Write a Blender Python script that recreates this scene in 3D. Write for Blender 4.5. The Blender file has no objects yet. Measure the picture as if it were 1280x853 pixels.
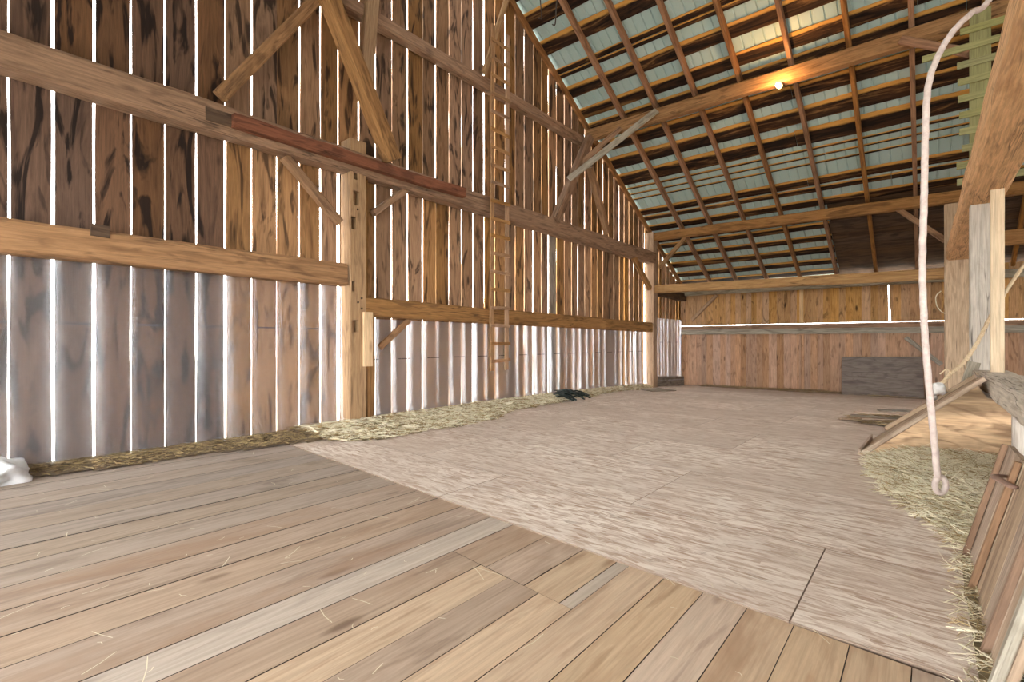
import bpy, math, random
from mathutils import Vector, Matrix, noise as mnoise

# ------------------------------------------------------------------ camera, sky, exposure
sc = bpy.context.scene
COL = sc.collection
F, HOR = 615.0, 428.0
TH = math.atan2(519, 615)
SN, CS, CH = math.sin(TH), math.cos(TH), 1.2
cd = bpy.data.cameras.new('camera')
cam = bpy.data.objects.new('camera', cd); COL.objects.link(cam)
cd.sensor_width = 36.0; cd.lens = F / 1280 * 36.0
cd.shift_y = (HOR - 426.5) / 1280.0
cd.clip_start = 0.02; cd.clip_end = 500
cam.location = (0, 0, CH); cam.rotation_euler = (math.pi / 2, 0, TH)
sc.camera = cam

SKY = 13.0
w = bpy.data.worlds.new('overcast_sky'); sc.world = w; w.use_nodes = True
bg = w.node_tree.nodes['Background']
bg.inputs[0].default_value = (1.0, 0.992, 0.98, 1); bg.inputs[1].default_value = SKY
sc.view_settings.view_transform = 'Standard'; sc.view_settings.look = 'None'
sc.view_settings.gamma = 1.0; sc.view_settings.use_curve_mapping = False
sc.view_settings.exposure = 0.6

rnd = random.Random(7)

# ------------------------------------------------------------------ pixel -> direction helpers
def ray(x, y):
    r = (x - 640) / F
    return Vector((-SN + CS * r, CS + SN * r, (HOR - y) / F))
def oX(x, y, X):
    d = ray(x, y); return Vector((0, 0, CH)) + d * (X / d.x)
def oY(x, y, Y):
    d = ray(x, y); return Vector((0, 0, CH)) + d * (Y / d.y)
def oZ(x, y, Z):
    d = ray(x, y); return Vector((0, 0, CH)) + d * ((Z - CH) / d.z)
def zf(Y):                       # the old floor sags towards the far wall
    return -0.26 * ((Y - 5) / 11.6) ** 2 if Y > 5 else 0.0

# ------------------------------------------------------------------ materials
def lin(c):
    out = []
    for v in c[:3]:
        v /= 255.0
        out.append(v / 12.92 if v <= 0.04045 else ((v + 0.055) / 1.055) ** 2.4)
    return (*out, 1.0)

class NT:
    def __init__(s, name):
        s.m = bpy.data.materials.new(name); s.m.use_nodes = True
        s.t = s.m.node_tree; s.bsdf = s.t.nodes['Principled BSDF']; s.out = s.t.nodes['Material Output']
    def n(s, typ, **kw):
        nd = s.t.nodes.new(typ)
        for k, v in kw.items(): setattr(nd, k, v)
        return nd
    def l(s, a, b): s.t.links.new(a, b)
    def val(s, x):
        return x
    def math(s, op, a, b=None, clamp=False):
        nd = s.n('ShaderNodeMath', operation=op, use_clamp=clamp)
        for i, v in enumerate((a, b)):
            if v is None: continue
            if isinstance(v, (int, float)): nd.inputs[i].default_value = v
            else: s.l(v, nd.inputs[i])
        return nd.outputs[0]
    def mix(s, f, a, b, mode='MIX'):
        nd = s.n('ShaderNodeMix', data_type='RGBA', blend_type=mode)
        for sock, v in ((nd.inputs[0], f), (nd.inputs[6], a), (nd.inputs[7], b)):
            if isinstance(v, (int, float)): sock.default_value = v
            elif isinstance(v, tuple): sock.default_value = v
            else: s.l(v, sock)
        return nd.outputs[2]
    def coords(s, scale, rand=True):
        tc = s.n('ShaderNodeTexCoord'); src = tc.outputs['Object']
        if rand:
            oi = s.n('ShaderNodeObjectInfo')
            cmb = s.n('ShaderNodeCombineXYZ')
            for i, k in enumerate((97.3, 41.7, 63.1)):
                s.l(s.math('MULTIPLY', oi.outputs['Random'], k), cmb.inputs[i])
            ad = s.n('ShaderNodeVectorMath', operation='ADD')
            s.l(src, ad.inputs[0]); s.l(cmb.outputs[0], ad.inputs[1]); src = ad.outputs[0]
        mp = s.n('ShaderNodeVectorMath', operation='MULTIPLY')
        s.l(src, mp.inputs[0]); mp.inputs[1].default_value = scale
        return mp.outputs[0]
    def noise(s, vec, scale=1.0, detail=4, rough=0.55, dist=0.0):
        nd = s.n('ShaderNodeTexNoise'); s.l(vec, nd.inputs['Vector'])
        nd.inputs['Scale'].default_value = scale; nd.inputs['Detail'].default_value = detail
        nd.inputs['Roughness'].default_value = rough; nd.inputs['Distortion'].default_value = dist
        return nd.outputs['Fac']
    def ramp(s, f, stops, interp='LINEAR'):
        nd = s.n('ShaderNodeValToRGB'); cr = nd.color_ramp; cr.interpolation = interp
        while len(cr.elements) < len(stops): cr.elements.new(0.5)
        for e, (p, c) in zip(cr.elements, stops):
            e.position = p
            e.color = c if isinstance(c, tuple) else (c, c, c, 1)
        s.l(f, nd.inputs[0]); return nd.outputs[0]
    def bump(s, h, strength, dist=0.01):
        b = s.n('ShaderNodeBump'); b.inputs['Strength'].default_value = strength
        b.inputs['Distance'].default_value = dist
        s.l(h, b.inputs['Height']); s.l(b.outputs[0], s.bsdf.inputs['Normal'])

def wood(name, light, mid, dark, flame=0.5, flame_lo=0.52, fine=0.35, vary=0.35, knots=0.6, rough=0.85, bump=0.35, stretch=1.0, huev=0.006, stain=None, spec=0.25, crack=0.0):
    t = NT(name)
    g = t.noise(t.coords((0.9 * stretch, 7.5, 7.5)), 1.0, 5, 0.6, 1.2)
    base = t.ramp(g, [(0.25, lin(mid)), (0.5, lin(light)), (0.72, lin(mid))])
    fg = t.noise(t.coords((2.2, 60, 60)), 1.0, 4, 0.65, 0.3)
    fgr = t.ramp(fg, [(0.3, 1 - fine), (0.62, 1.0)])
    c = t.mix(1.0, base, fgr, 'MULTIPLY')
    fl = t.noise(t.coords((0.75 * stretch, 4.2, 4.2)), 1.0, 3, 0.5, 2.6)
    flm = t.ramp(fl, [(flame_lo, 0.0), (flame_lo + 0.10, 1.0)])
    c = t.mix(t.math('MULTIPLY', flm, flame), c, lin(dark))
    if knots > 0:
        v = t.n('ShaderNodeTexVoronoi'); v.inputs['Scale'].default_value = 1.0
        t.l(t.coords((1.3, 4.0, 4.0)), v.inputs['Vector'])
        km = t.ramp(v.outputs['Distance'], [(0.06, 1.0), (0.15, 0.0)])
        c = t.mix(t.math('MULTIPLY', km, knots), c, lin(dark))
    if crack > 0:
        ck = t.noise(t.coords((0.35, 9, 9)), 1.0, 3, 0.55, 0.4)
        cm = t.math('MULTIPLY', t.ramp(ck, [(0.485, 0.0), (0.5, 1.0), (0.515, 0.0)]), t.ramp(t.noise(t.coords((0.6, 2, 2))), [(0.45, 0.0), (0.6, 1.0)]))
        c = t.mix(t.math('MULTIPLY', cm, crack), c, lin((40, 28, 20)))
    oi = t.n('ShaderNodeObjectInfo')
    hs = t.n('ShaderNodeHueSaturation')
    t.l(c, hs.inputs['Color'])
    r2 = t.math('FRACT', t.math('MULTIPLY', oi.outputs['Random'], 17.31))
    t.l(t.math('ADD', t.math('MULTIPLY', oi.outputs['Random'], vary), 1.0 - vary * 0.5), hs.inputs['Value'])
    t.l(t.math('ADD', t.math('MULTIPLY', r2, huev), 0.5 - huev / 2), hs.inputs['Hue'])
    t.l(t.math('ADD', t.math('MULTIPLY', r2, 0.3), 0.74), hs.inputs['Saturation'])
    c = hs.outputs[0]
    if stain:
        sn = t.noise(t.coords((0.7, 1.6, 1.6)), 1.0, 5, 0.65, 0.6)
        c = t.mix(t.ramp(sn, [(stain[1], 0.0), (stain[1] + 0.16, stain[2])]), c, lin(stain[0]))
    t.l(c, t.bsdf.inputs['Base Color'])
    t.bsdf.inputs['Roughness'].default_value = rough
    t.bsdf.inputs['Specular IOR Level'].default_value = spec
    t.bump(t.math('ADD', fg, t.math('MULTIPLY', g, 0.6)), bump, 0.006)
    return t.m

M = {}
M['barn_board'] = wood('weathered_barn_board', (154, 113, 72), (110, 78, 48), (40, 26, 20), flame=0.88, flame_lo=0.54, vary=0.5, knots=0.8)
M['barn_board_low'] = wood('barn_board_brown', (172, 126, 74), (130, 91, 52), (50, 33, 22), flame=0.8, flame_lo=0.55, vary=0.5, knots=0.85)
M['barn_board_dark'] = wood('dark_barn_board', (114, 82, 58), (80, 56, 40), (27, 18, 16), flame=0.92, flame_lo=0.515, vary=0.3, knots=0.8)
M['grey_board'] = wood('weathered_grey_board', (150, 138, 122), (116, 104, 90), (64, 54, 46), flame=0.5, vary=0.3)
M['far_upper'] = wood('far_wall_upper_board', (196, 150, 92), (160, 117, 68), (60, 42, 28), flame=0.55, flame_lo=0.58, vary=0.3, knots=0.9, stretch=1.6)  # olive light on the upper boards put into their yellower colour
M['far_lower'] = wood('far_wall_lower_board', (196, 154, 120), (164, 124, 94), (90, 66, 50), flame=0.45, flame_lo=0.58, vary=0.35, knots=0.8, stretch=1.6)
M['timber'] = wood('hewn_timber', (162, 119, 74), (128, 91, 54), (66, 45, 28), flame=0.5, flame_lo=0.56, vary=0.2, knots=0.4, bump=0.7, crack=0.75)
M['timber_pale'] = wood('pale_hewn_timber', (178, 141, 98), (146, 110, 72), (92, 66, 43), flame=0.4, flame_lo=0.6, vary=0.15, knots=0.4, bump=0.6, crack=0.75)
M['timber_swing'] = wood('swing_beam_timber', (238, 188, 132), (198, 148, 98), (118, 82, 54), flame=0.35, flame_lo=0.58, vary=0.1, knots=0.3, bump=0.9, crack=0.75)
M['timber_red'] = wood('reddish_timber', (138, 86, 62), (112, 66, 48), (66, 40, 30), flame=0.5, vary=0.1, knots=0.3, bump=0.7, crack=0.75)
M['timber_dark'] = wood('dark_timber', (96, 74, 54), (70, 52, 38), (36, 26, 20), flame=0.5, vary=0.2)
M['timber_grey'] = wood('grey_weathered_timber', (176, 168, 150), (140, 130, 112), (92, 82, 66), flame=0.4, vary=0.15, bump=0.7)
M['timber_tan'] = wood('tan_timber', (208, 182, 152), (174, 148, 120), (114, 90, 66), flame=0.4, flame_lo=0.6, vary=0.1, knots=0.3, bump=0.6, crack=0.7)
M['cap'] = wood('dusty_cap_board', (196, 170, 142), (166, 140, 114), (112, 88, 68), flame=0.4, vary=0.1, knots=0.3)
M['lumber'] = wood('fresh_lumber', (226, 186, 122), (204, 160, 98), (140, 98, 56), flame=0.3, flame_lo=0.62, vary=0.12, knots=0.6, bump=0.2)
M['stud'] = wood('pale_stud', (222, 196, 152), (200, 170, 126), (140, 104, 70), flame=0.3, flame_lo=0.6, vary=0.1, knots=0.7, bump=0.25)
M['white_post'] = wood('whitened_post', (206, 196, 180), (176, 162, 146), (118, 96, 80), flame=0.4, flame_lo=0.6, vary=0.1, knots=0.2, bump=0.6, crack=0.75)
M['rafter'] = wood('roof_rafter', (160, 110, 60), (126, 82, 42), (70, 44, 24), flame=0.4, vary=0.3, knots=0.5)
M['ladder'] = wood('ladder_wood', (176, 132, 84), (146, 104, 62), (90, 60, 36), flame=0.35, vary=0.25, knots=0.4)
M['slat'] = wood('olive_cast_slat', (152, 148, 92), (132, 126, 76), (96, 88, 52), flame=0.25, flame_lo=0.6, vary=0.15, knots=0.2, bump=0.2)  # olive cast of the light baked into the wood colour
M['plywood'] = wood('grey_plywood', (132, 119, 108), (110, 97, 88), (70, 59, 52), flame=0.4, vary=0.1, knots=0.0, stretch=1.5)
M['ramp_ply'] = wood('stained_plywood', (212, 174, 126), (194, 150, 100), (114, 80, 50), flame=0.65, flame_lo=0.55, vary=0.05, knots=0.6, stretch=1.4, bump=0.2, stain=((84, 70, 52), 0.50, 0.75))
M['old_panel'] = wood('dusty_old_board', (178, 154, 130), (148, 122, 100), (88, 66, 50), flame=0.4, vary=0.2, knots=0.5, stain=((176, 156, 120), 0.6, 0.4))
M['batten'] = wood('brown_batten', (150, 116, 88), (118, 88, 64), (72, 50, 36), flame=0.4, vary=0.2)
M['plank_grey'] = wood('grey_floor_plank', (170, 152, 136), (146, 128, 114), (100, 84, 72), flame=0.3, flame_lo=0.6, fine=0.22, vary=0.16, knots=0.35, bump=0.25, stain=((92, 78, 66), 0.56, 0.6))
M['plank_tan'] = wood('tan_floor_plank', (184, 158, 134), (160, 134, 112), (112, 86, 67), flame=0.4, flame_lo=0.58, fine=0.25, vary=0.16, knots=0.8, bump=0.2, stain=((150, 122, 100), 0.50, 0.7))
M['plank_pale'] = wood('pale_grey_floor_plank', (194, 176, 156), (174, 155, 136), (126, 106, 90), flame=0.3, flame_lo=0.6, fine=0.2, vary=0.1, knots=0.6, bump=0.2)
M['plank_light'] = wood('light_floor_plank', (202, 176, 148), (182, 152, 125), (128, 93, 67), flame=0.4, flame_lo=0.60, fine=0.25, vary=0.14, knots=0.95, bump=0.2, stain=((164, 134, 108), 0.51, 0.7))

def sheath_mat():                                     # slab boards: dark heart, yellow sapwood on one edge
    t = NT('roof_slab_board')
    n1 = t.noise(t.coords((0.55, 5.0, 5.0)), 1.0, 6, 0.65, 1.5)
    dark = t.ramp(n1, [(0.42, lin((30, 21, 17))), (0.55, lin((64, 43, 28))), (0.68, lin((136, 100, 60)))])
    tc = t.n('ShaderNodeTexCoord'); sp = t.n('ShaderNodeSeparateXYZ'); t.l(tc.outputs['Generated'], sp.inputs[0])
    n2 = t.noise(t.coords((1.5, 12, 12)), 1.0, 4, 0.6, 0.5)
    e = t.math('ADD', sp.outputs['Y'], t.math('MULTIPLY', t.math('SUBTRACT', n2, 0.5), 0.28))
    m = t.ramp(e, [(0.17, 1.0), (0.27, 0.0)])
    sap = t.mix(n2, lin((216, 168, 92)), lin((184, 130, 64)))
    c = t.mix(m, dark, sap)
    t.l(c, t.bsdf.inputs['Base Color']); t.bsdf.inputs['Roughness'].default_value = 0.85
    t.bsdf.inputs['Specular IOR Level'].default_value = 0.2
    t.bump(n1, 0.5, 0.01); return t.m
M['sheath'] = sheath_mat()

def metal_mat():
    t = NT('painted_roof_metal')
    n = t.noise(t.coords((1.5, 1.5, 1.5)), 1.0, 3)
    c = t.mix(n, lin((158, 186, 182)), lin((176, 196, 196)))
    t.l(c, t.bsdf.inputs['Base Color']); t.bsdf.inputs['Roughness'].default_value = 0.5
    t.bsdf.inputs['Metallic'].default_value = 0.0; return t.m
M['metal'] = metal_mat()

def osb_mat():
    t = NT('worn_strand_board')
    base = t.coords((1, 1, 1))
    dn = t.n('ShaderNodeTexNoise'); t.l(base, dn.inputs['Vector']); dn.inputs['Scale'].default_value = 3.0
    sb = t.n('ShaderNodeVectorMath', operation='SCALE'); t.l(dn.outputs['Color'], sb.inputs[0]); sb.inputs['Scale'].default_value = 0.09
    ad = t.n('ShaderNodeVectorMath', operation='ADD'); t.l(base, ad.inputs[0]); t.l(sb.outputs[0], ad.inputs[1])
    cols = []
    for sx, sy in ((7, 42), (15, 95)):
        ml = t.n('ShaderNodeVectorMath', operation='MULTIPLY'); t.l(ad.outputs[0], ml.inputs[0]); ml.inputs[1].default_value = (sx, sy, 10)
        v = t.n('ShaderNodeTexVoronoi'); v.inputs['Scale'].default_value = 1.0; t.l(ml.outputs[0], v.inputs['Vector'])
        bw = t.n('ShaderNodeRGBToBW'); t.l(v.outputs['Color'], bw.inputs[0]); cols.append(bw.outputs[0])
    f = t.math('ADD', t.math('MULTIPLY', cols[0], 0.55), t.math('MULTIPLY', cols[1], 0.45))
    c = t.ramp(f, [(0.15, lin((166, 138, 116))), (0.40, lin((202, 182, 166))), (0.66, lin((238, 228, 217)))])
    big = t.noise(t.coords((0.35, 0.6, 1)), 1.0, 5, 0.6, 0.5)
    c = t.mix(t.ramp(big, [(0.38, 0.05), (0.60, 0.65)]), c, lin((194, 176, 161)))
    dk = t.noise(t.coords((2.2, 6.0, 1)), 1.0, 7, 0.72, 1.8)
    c = t.mix(t.ramp(dk, [(0.60, 0.0), (0.68, 0.6)]), c, lin((142, 120, 102)))
    dk2 = t.noise(t.coords((0.5, 1.4, 1)), 1.0, 6, 0.7, 1.0)
    c = t.mix(t.ramp(dk2, [(0.55, 0.0), (0.75, 0.5)]), c, lin((164, 142, 126)))
    t.l(c, t.bsdf.inputs['Base Color']); t.bsdf.inputs['Roughness'].default_value = 0.8
    t.bsdf.inputs['Specular IOR Level'].default_value = 0.25
    t.bump(f, 0.2, 0.003); return t.m
M['osb'] = osb_mat()

def plain(name, c1, c2, scale=6.0, rough=0.8, spec=0.3, bump=0.3, metallic=0.0):
    t = NT(name)
    n = t.noise(t.coords((scale, scale, scale)), 1.0, 5, 0.6)
    t.l(t.ramp(n, [(0.3, lin(c1)), (0.7, lin(c2))]), t.bsdf.inputs['Base Color'])
    t.bsdf.inputs['Roughness'].default_value = rough; t.bsdf.inputs['Specular IOR Level'].default_value = spec
    t.bsdf.inputs['Metallic'].default_value = metallic
    t.bump(n, bump, 0.01); return t.m
M['osb_edge'] = plain('darkened_sheet_edge', (120, 102, 88), (150, 130, 114), 20.0)  # edges coloured darker to offset the light they catch
M['dark'] = plain('dark_subfloor', (44, 36, 30), (30, 24, 20))
M['ground'] = plain('gravel_yard', (168, 166, 156), (190, 188, 180), 0.8)
M['hay_base'] = plain('matted_hay', (148, 136, 108), (112, 100, 76), 14.0, bump=0.9)
M['hay'] = plain('hay_strand', (230, 222, 198), (202, 192, 160), 5.0, bump=0.0)
M['hay_old'] = plain('old_hay_strand', (176, 154, 112), (132, 112, 78), 5.0, bump=0.0)
M['chaff'] = plain('dark_chaff', (118, 100, 78), (84, 70, 54), 10.0, bump=0.9)
M['dirt'] = plain('dusty_dirt', (176, 160, 142), (138, 122, 104), 9.0, bump=0.9)
M['rope'] = plain('dusty_hay_rope', (184, 170, 162), (158, 144, 138), 40.0, bump=0.6)
M['rope_thin'] = plain('manila_rope', (220, 200, 168), (188, 166, 132), 50.0, bump=0.5)
M['black_strap'] = plain('black_strap', (24, 34, 34), (40, 52, 50), 20.0, rough=0.5)
M['iron'] = plain('dark_iron', (58, 52, 48), (84, 74, 66), 20.0, rough=0.55, metallic=0.6)
M['rust'] = plain('worn_brown_steel', (150, 122, 108), (116, 92, 80), 20.0, rough=0.6)
M['bag'] = plain('white_plastic_bag', (232, 234, 236), (214, 218, 222), 8.0, rough=0.35, spec=0.5, bump=0.4)
M['porcelain'] = plain('porcelain_socket', (226, 220, 208), (210, 202, 190), 8.0, rough=0.3)
M['tie_cloth'] = plain('white_rag', (228, 226, 222), (206, 204, 200), 30.0)
M['twine'] = plain('pale_twine', (226, 220, 196), (200, 190, 160), 30.0, bump=0.0)
M['teal'] = plain('teal_twine', (70, 200, 190), (60, 170, 165), 30.0, bump=0.0)

def plastic_mat(name, fac):
    t = NT(name)
    N = t.t.nodes
    tc = t.n('ShaderNodeTexCoord'); sp = t.n('ShaderNodeSeparateXYZ'); t.l(tc.outputs['Object'], sp.inputs[0])
    dif = t.n('ShaderNodeBsdfDiffuse'); dif.inputs[0].default_value = (0.80, 0.80, 0.84, 1)
    tr = t.n('ShaderNodeBsdfTranslucent'); tr.inputs[0].default_value = (0.90, 0.93, 1.0, 1)
    gl = t.n('ShaderNodeBsdfGlossy'); gl.inputs['Roughness'].default_value = 0.22
    tp = t.n('ShaderNodeBsdfTransparent')
    a = t.n('ShaderNodeMixShader'); a.inputs[0].default_value = 0.74; t.l(dif.outputs[0], a.inputs[1]); t.l(tr.outputs[0], a.inputs[2])
    b = t.n('ShaderNodeMixShader'); b.inputs[0].default_value = fac; t.l(tp.outputs[0], b.inputs[1]); t.l(a.outputs[0], b.inputs[2])
    fr = t.n('ShaderNodeFresnel'); fr.inputs[0].default_value = 1.4
    c = t.n('ShaderNodeMixShader'); t.l(t.math('MULTIPLY', fr.outputs[0], 0.5), c.inputs[0]); t.l(b.outputs[0], c.inputs[1]); t.l(gl.outputs[0], c.inputs[2])
    # printed line of tiny illegible marks
    zb = t.math('LESS_THAN', t.math('ABSOLUTE', t.math('SUBTRACT', sp.outputs['X'], 0.0)), 0.0075)
    fr1 = t.math('FRACT', t.math('MULTIPLY', sp.outputs['Z'], 1.65))
    on = t.math('LESS_THAN', fr1, 0.42)
    tick = t.math('GREATER_THAN', t.noise(t.coords((1, 1.0, 60.0), False), 1.0, 2), 0.40)
    mk = t.math('MULTIPLY', t.math('MULTIPLY', zb, on), tick)
    ink = t.n('ShaderNodeBsdfDiffuse'); ink.inputs[0].default_value = (0.05, 0.05, 0.06, 1)
    d = t.n('ShaderNodeMixShader'); t.l(t.math('MULTIPLY', mk, 0.8), d.inputs[0]); t.l(c.outputs[0], d.inputs[1]); t.l(ink.outputs[0], d.inputs[2])
    t.l(d.outputs[0], t.out.inputs[0]); t.t.nodes.remove(t.bsdf)
    return t.m
M['plastic'] = plastic_mat('clear_poly_sheeting', 0.27)
M['plastic_milky'] = plastic_mat('milky_poly_sheeting', 0.44)

def glow(name, c, s):
    t = NT(name); t.bsdf.inputs['Base Color'].default_value = c
    t.bsdf.inputs['Emission Color'].default_value = c; t.bsdf.inputs['Emission Strength'].default_value = s
    return t.m
M['bulb'] = glow('lit_bulb', (1.0, 0.52, 0.18, 1), 440.0)

# ------------------------------------------------------------------ mesh helpers
def basis(origin, xdir, hint=Vector((0, 0, 1))):
    x = Vector(xdir).normalized(); h = Vector(hint)
    if abs(x.dot(h.normalized())) > 0.98: h = Vector((0, 1, 0)) if abs(x.y) < 0.9 else Vector((1, 0, 0))
    y = h.cross(x).normalized(); z = x.cross(y).normalized()
    m = Matrix.Identity(4)
    for i in range(3): m[i][0], m[i][1], m[i][2], m[i][3] = x[i], y[i], z[i], origin[i]
    return m
def link(name, me, parent, m4=None):
    o = bpy.data.objects.new(name, me); COL.objects.link(o)
    if m4 is not None: o.matrix_basis = m4
    if parent is not None: o.parent = parent
    return o
def world_mesh(name, verts, faces, mat, parent=None, m4=None, smooth=False, mats=None, fmat=None):
    m4 = m4 or Matrix.Identity(4)
    if parent is not None and parent.type == 'MESH':
        pass
    inv = m4.inverted()
    me = bpy.data.meshes.new(name)
    me.from_pydata([inv @ Vector(v) for v in verts], [], faces)
    for k in (mats or [mat]): me.materials.append(k)
    if fmat: me.polygons.foreach_set('material_index', fmat)
    if smooth: me.polygons.foreach_set('use_smooth', [True] * len(me.polygons))
    me.update()
    o = bpy.data.objects.new(name, me); COL.objects.link(o)
    if parent is not None:
        o.parent = parent
        o.matrix_basis = parent_world(parent).inverted() @ m4
    else: o.matrix_basis = m4
    return o
def parent_world(p):
    m = p.matrix_basis.copy()
    q = p.parent
    while q is not None:
        m = q.matrix_basis @ m; q = q.parent
    return m
def root(name, label, cat, loc=(0, 0, 0), kind=None, group=None):
    o = bpy.data.objects.new(name, None); COL.objects.link(o); o.location = loc
    o.empty_display_size = 0.1
    o.matrix_basis = Matrix.Translation(Vector(loc))
    tag(o, label, cat, kind, group); return o
def tag(o, label=None, cat=None, kind=None, group=None):
    if label: o['label'] = label
    if cat: o['category'] = cat
    if kind: o['kind'] = kind
    if group: o['group'] = group
    return o

def timber(name, p0, p1, wid, hgt, mat, parent=None, hint=(0, 0, 1), cham=0.12, seg=0.5, jit=0.006, taper=1.0, bow=0.0):
    """squared timber from p0 to p1; wid across, hgt along the hint direction"""
    p0, p1 = Vector(p0), Vector(p1); L = (p1 - p0).length
    m4 = basis(p0, p1 - p0, hint)
    n = max(1, int(L / seg)) if jit > 0 else 1
    c = min(wid, hgt) * cham
    a, b = wid / 2, hgt / 2
    prof = [(-a + c, -b), (a - c, -b), (a, -b + c), (a, b - c), (a - c, b), (-a + c, b), (-a, b - c), (-a, -b + c)]
    vs, fs = [], []
    sd = rnd.random() * 100
    for i in range(n + 1):
        s = L * i / n
        k = 1 + (taper - 1) * i / n
        oy = (mnoise.noise(Vector((s * 0.7, sd, 0)))) * jit + bow * math.sin(math.pi * i / n)
        oz = (mnoise.noise(Vector((s * 0.7, sd, 9)))) * jit
        for j, (y, z) in enumerate(prof):
            q = mnoise.noise(Vector((s * 1.6, sd + j * 3.1, 4))) * jit
            vs.append((s, y * k + oy + (q if y > 0 else -q), z * k + oz + (q if z > 0 else -q)))
    for i in range(n):
        for j in range(8):
            k = (j + 1) % 8
            fs.append((i * 8 + j, i * 8 + k, (i + 1) * 8 + k, (i + 1) * 8 + j))
    fs.append(tuple(range(7, -1, -1))); fs.append(tuple(n * 8 + j for j in range(8)))
    me = bpy.data.meshes.new(name); me.from_pydata(vs, [], fs); me.materials.append(mat); me.update()
    o = bpy.data.objects.new(name, me); COL.objects.link(o)
    if parent is not None:
        o.parent = parent; o.matrix_basis = parent_world(parent).inverted() @ m4
    else: o.matrix_basis = m4
    return o

def box(name, lo, hi, mat, parent=None, axis='X', bev=0.003):
    """axis aligned board; grain along axis"""
    lo, hi = Vector(lo), Vector(hi); c = (lo + hi) / 2; d = hi - lo
    if axis == 'X': return timber(name, (lo.x, c.y, c.z), (hi.x, c.y, c.z), d.y, d.z, mat, parent, (0, 0, 1), cham=0, jit=0) if bev == 0 else timber(name, (lo.x, c.y, c.z), (hi.x, c.y, c.z), d.y, d.z, mat, parent, (0, 0, 1), cham=bev / min(d.y, d.z), jit=0)
    if axis == 'Y': return timber(name, (c.x, lo.y, c.z), (c.x, hi.y, c.z), d.x, d.z, mat, parent, (0, 0, 1), cham=bev / min(d.x, d.z), jit=0)
    return timber(name, (c.x, c.y, lo.z), (c.x, c.y, hi.z), d.x, d.y, mat, parent, (0, 1, 0), cham=bev / min(d.x, d.y), jit=0)

def catmull(pts, n=8):
    pts = [Vector(p) for p in pts]; out = []
    P = [pts[0] * 2 - pts[1]] + pts + [pts[-1] * 2 - pts[-2]]
    for i in range(1, len(P) - 2):
        a, b, c, d = P[i - 1], P[i], P[i + 1], P[i + 2]
        for k in range(n):
            t = k / n
            out.append(0.5 * ((2 * b) + (c - a) * t + (2 * a - 5 * b + 4 * c - d) * t * t + (3 * b - a - 3 * c + d) * t ** 3))
    out.append(pts[-1]); return out
def tube(name, pts, r, mat, parent=None, sides=10, lobes=0, lobe_amp=0.15, pitch=0.1, n=8, closed=False, smooth=True, flat=None):
    P = catmull(pts, n) if n > 1 else [Vector(p) for p in pts]
    vs, fs = [], []; s = 0.0
    up = Vector((0, 0, 1)); T = (P[1] - P[0]).normalized()
    nrm = T.cross(up) if abs(T.z) < 0.9 else T.cross(Vector((1, 0, 0))); nrm.normalize()
    for i, p in enumerate(P):
        T = (P[min(i + 1, len(P) - 1)] - P[max(i - 1, 0)]).normalized()
        nrm = (nrm - T * nrm.dot(T)).normalized(); bi = T.cross(nrm)
        if i: s += (p - P[i - 1]).length
        rr = r(s) if callable(r) else r
        for j in range(sides):
            th = 2 * math.pi * j / sides
            q = rr * (1 + (lobe_amp * math.cos(lobes * (th - 2 * math.pi * s / (pitch * lobes))) if lobes else 0))
            k = flat if flat else 1.0
            vs.append(p + nrm * math.cos(th) * q + bi * math.sin(th) * q * k)
    for i in range(len(P) - 1):
        for j in range(sides):
            k = (j + 1) % sides
            fs.append((i * sides + j, i * sides + k, (i + 1) * sides + k, (i + 1) * sides + j))
    fs.append(tuple(range(sides - 1, -1, -1))); b0 = (len(P) - 1) * sides; fs.append(tuple(b0 + j for j in range(sides)))
    return world_mesh(name, vs, fs, mat, parent, Matrix.Translation(P[0]), smooth)

def lathe(name, prof, axis0, axisd, mat, parent, sides=20):
    ax = Vector(axisd).normalized(); m4 = basis(axis0, ax); vs, fs = [], []
    for s, r in prof:
        for j in range(sides):
            t = 2 * math.pi * j / sides; vs.append(m4 @ Vector((s, r * math.cos(t), r * math.sin(t))))
    for i in range(len(prof) - 1):
        for j in range(sides):
            k = (j + 1) % sides; fs.append((i * sides + j, i * sides + k, (i + 1) * sides + k, (i + 1) * sides + j))
    fs.append(tuple(range(sides - 1, -1, -1))); b0 = (len(prof) - 1) * sides; fs.append(tuple(b0 + j for j in range(sides)))
    return world_mesh(name, vs, fs, mat, parent, m4, True)

# ------------------------------------------------------------------ the setting: ground and floor
XL = -6.45
YF = 16.6
g = world_mesh('ground', [(-80, -80, -1.2), (80, -80, -1.2), (80, 80, -1.2), (-80, 80, -1.2)], [(0, 1, 2, 3)], M['ground'])
tag(g, 'gravel yard outside the barn walls', 'ground', 'structure')

XR = 7.0
YB = -4.4                         # unseen rear eave, placed to limit skylight; rear wall left out
fl_v, fl_f = [], []
ys = [YB - 0.2] + [-2 + i for i in range(19)]; ys[-1] = YF + 0.1
for y in ys:
    for x in (XL - 0.15, XR): fl_v.append((x, y, zf(y) - 0.045))
for y in ys:
    for x in (XL - 0.15, XR): fl_v.append((x, y, zf(y) - 0.25))
n = len(ys)
for i in range(n - 1):
    fl_f.append((2 * i, 2 * i + 1, 2 * i + 3, 2 * i + 2))
    k = 2 * n
    fl_f.append((k + 2 * i, k + 2 * i + 2, k + 2 * i + 3, k + 2 * i + 1))
    fl_f.append((2 * i, 2 * i + 2, k + 2 * i + 2, k + 2 * i)); fl_f.append((2 * i + 1, k + 2 * i + 1, k + 2 * i + 3, 2 * i + 3))
fl_f.append((0, 2 * n, 2 * n + 1, 1)); fl_f.append((2 * n - 2, 2 * n - 1, 4 * n - 1, 4 * n - 2))
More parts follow.
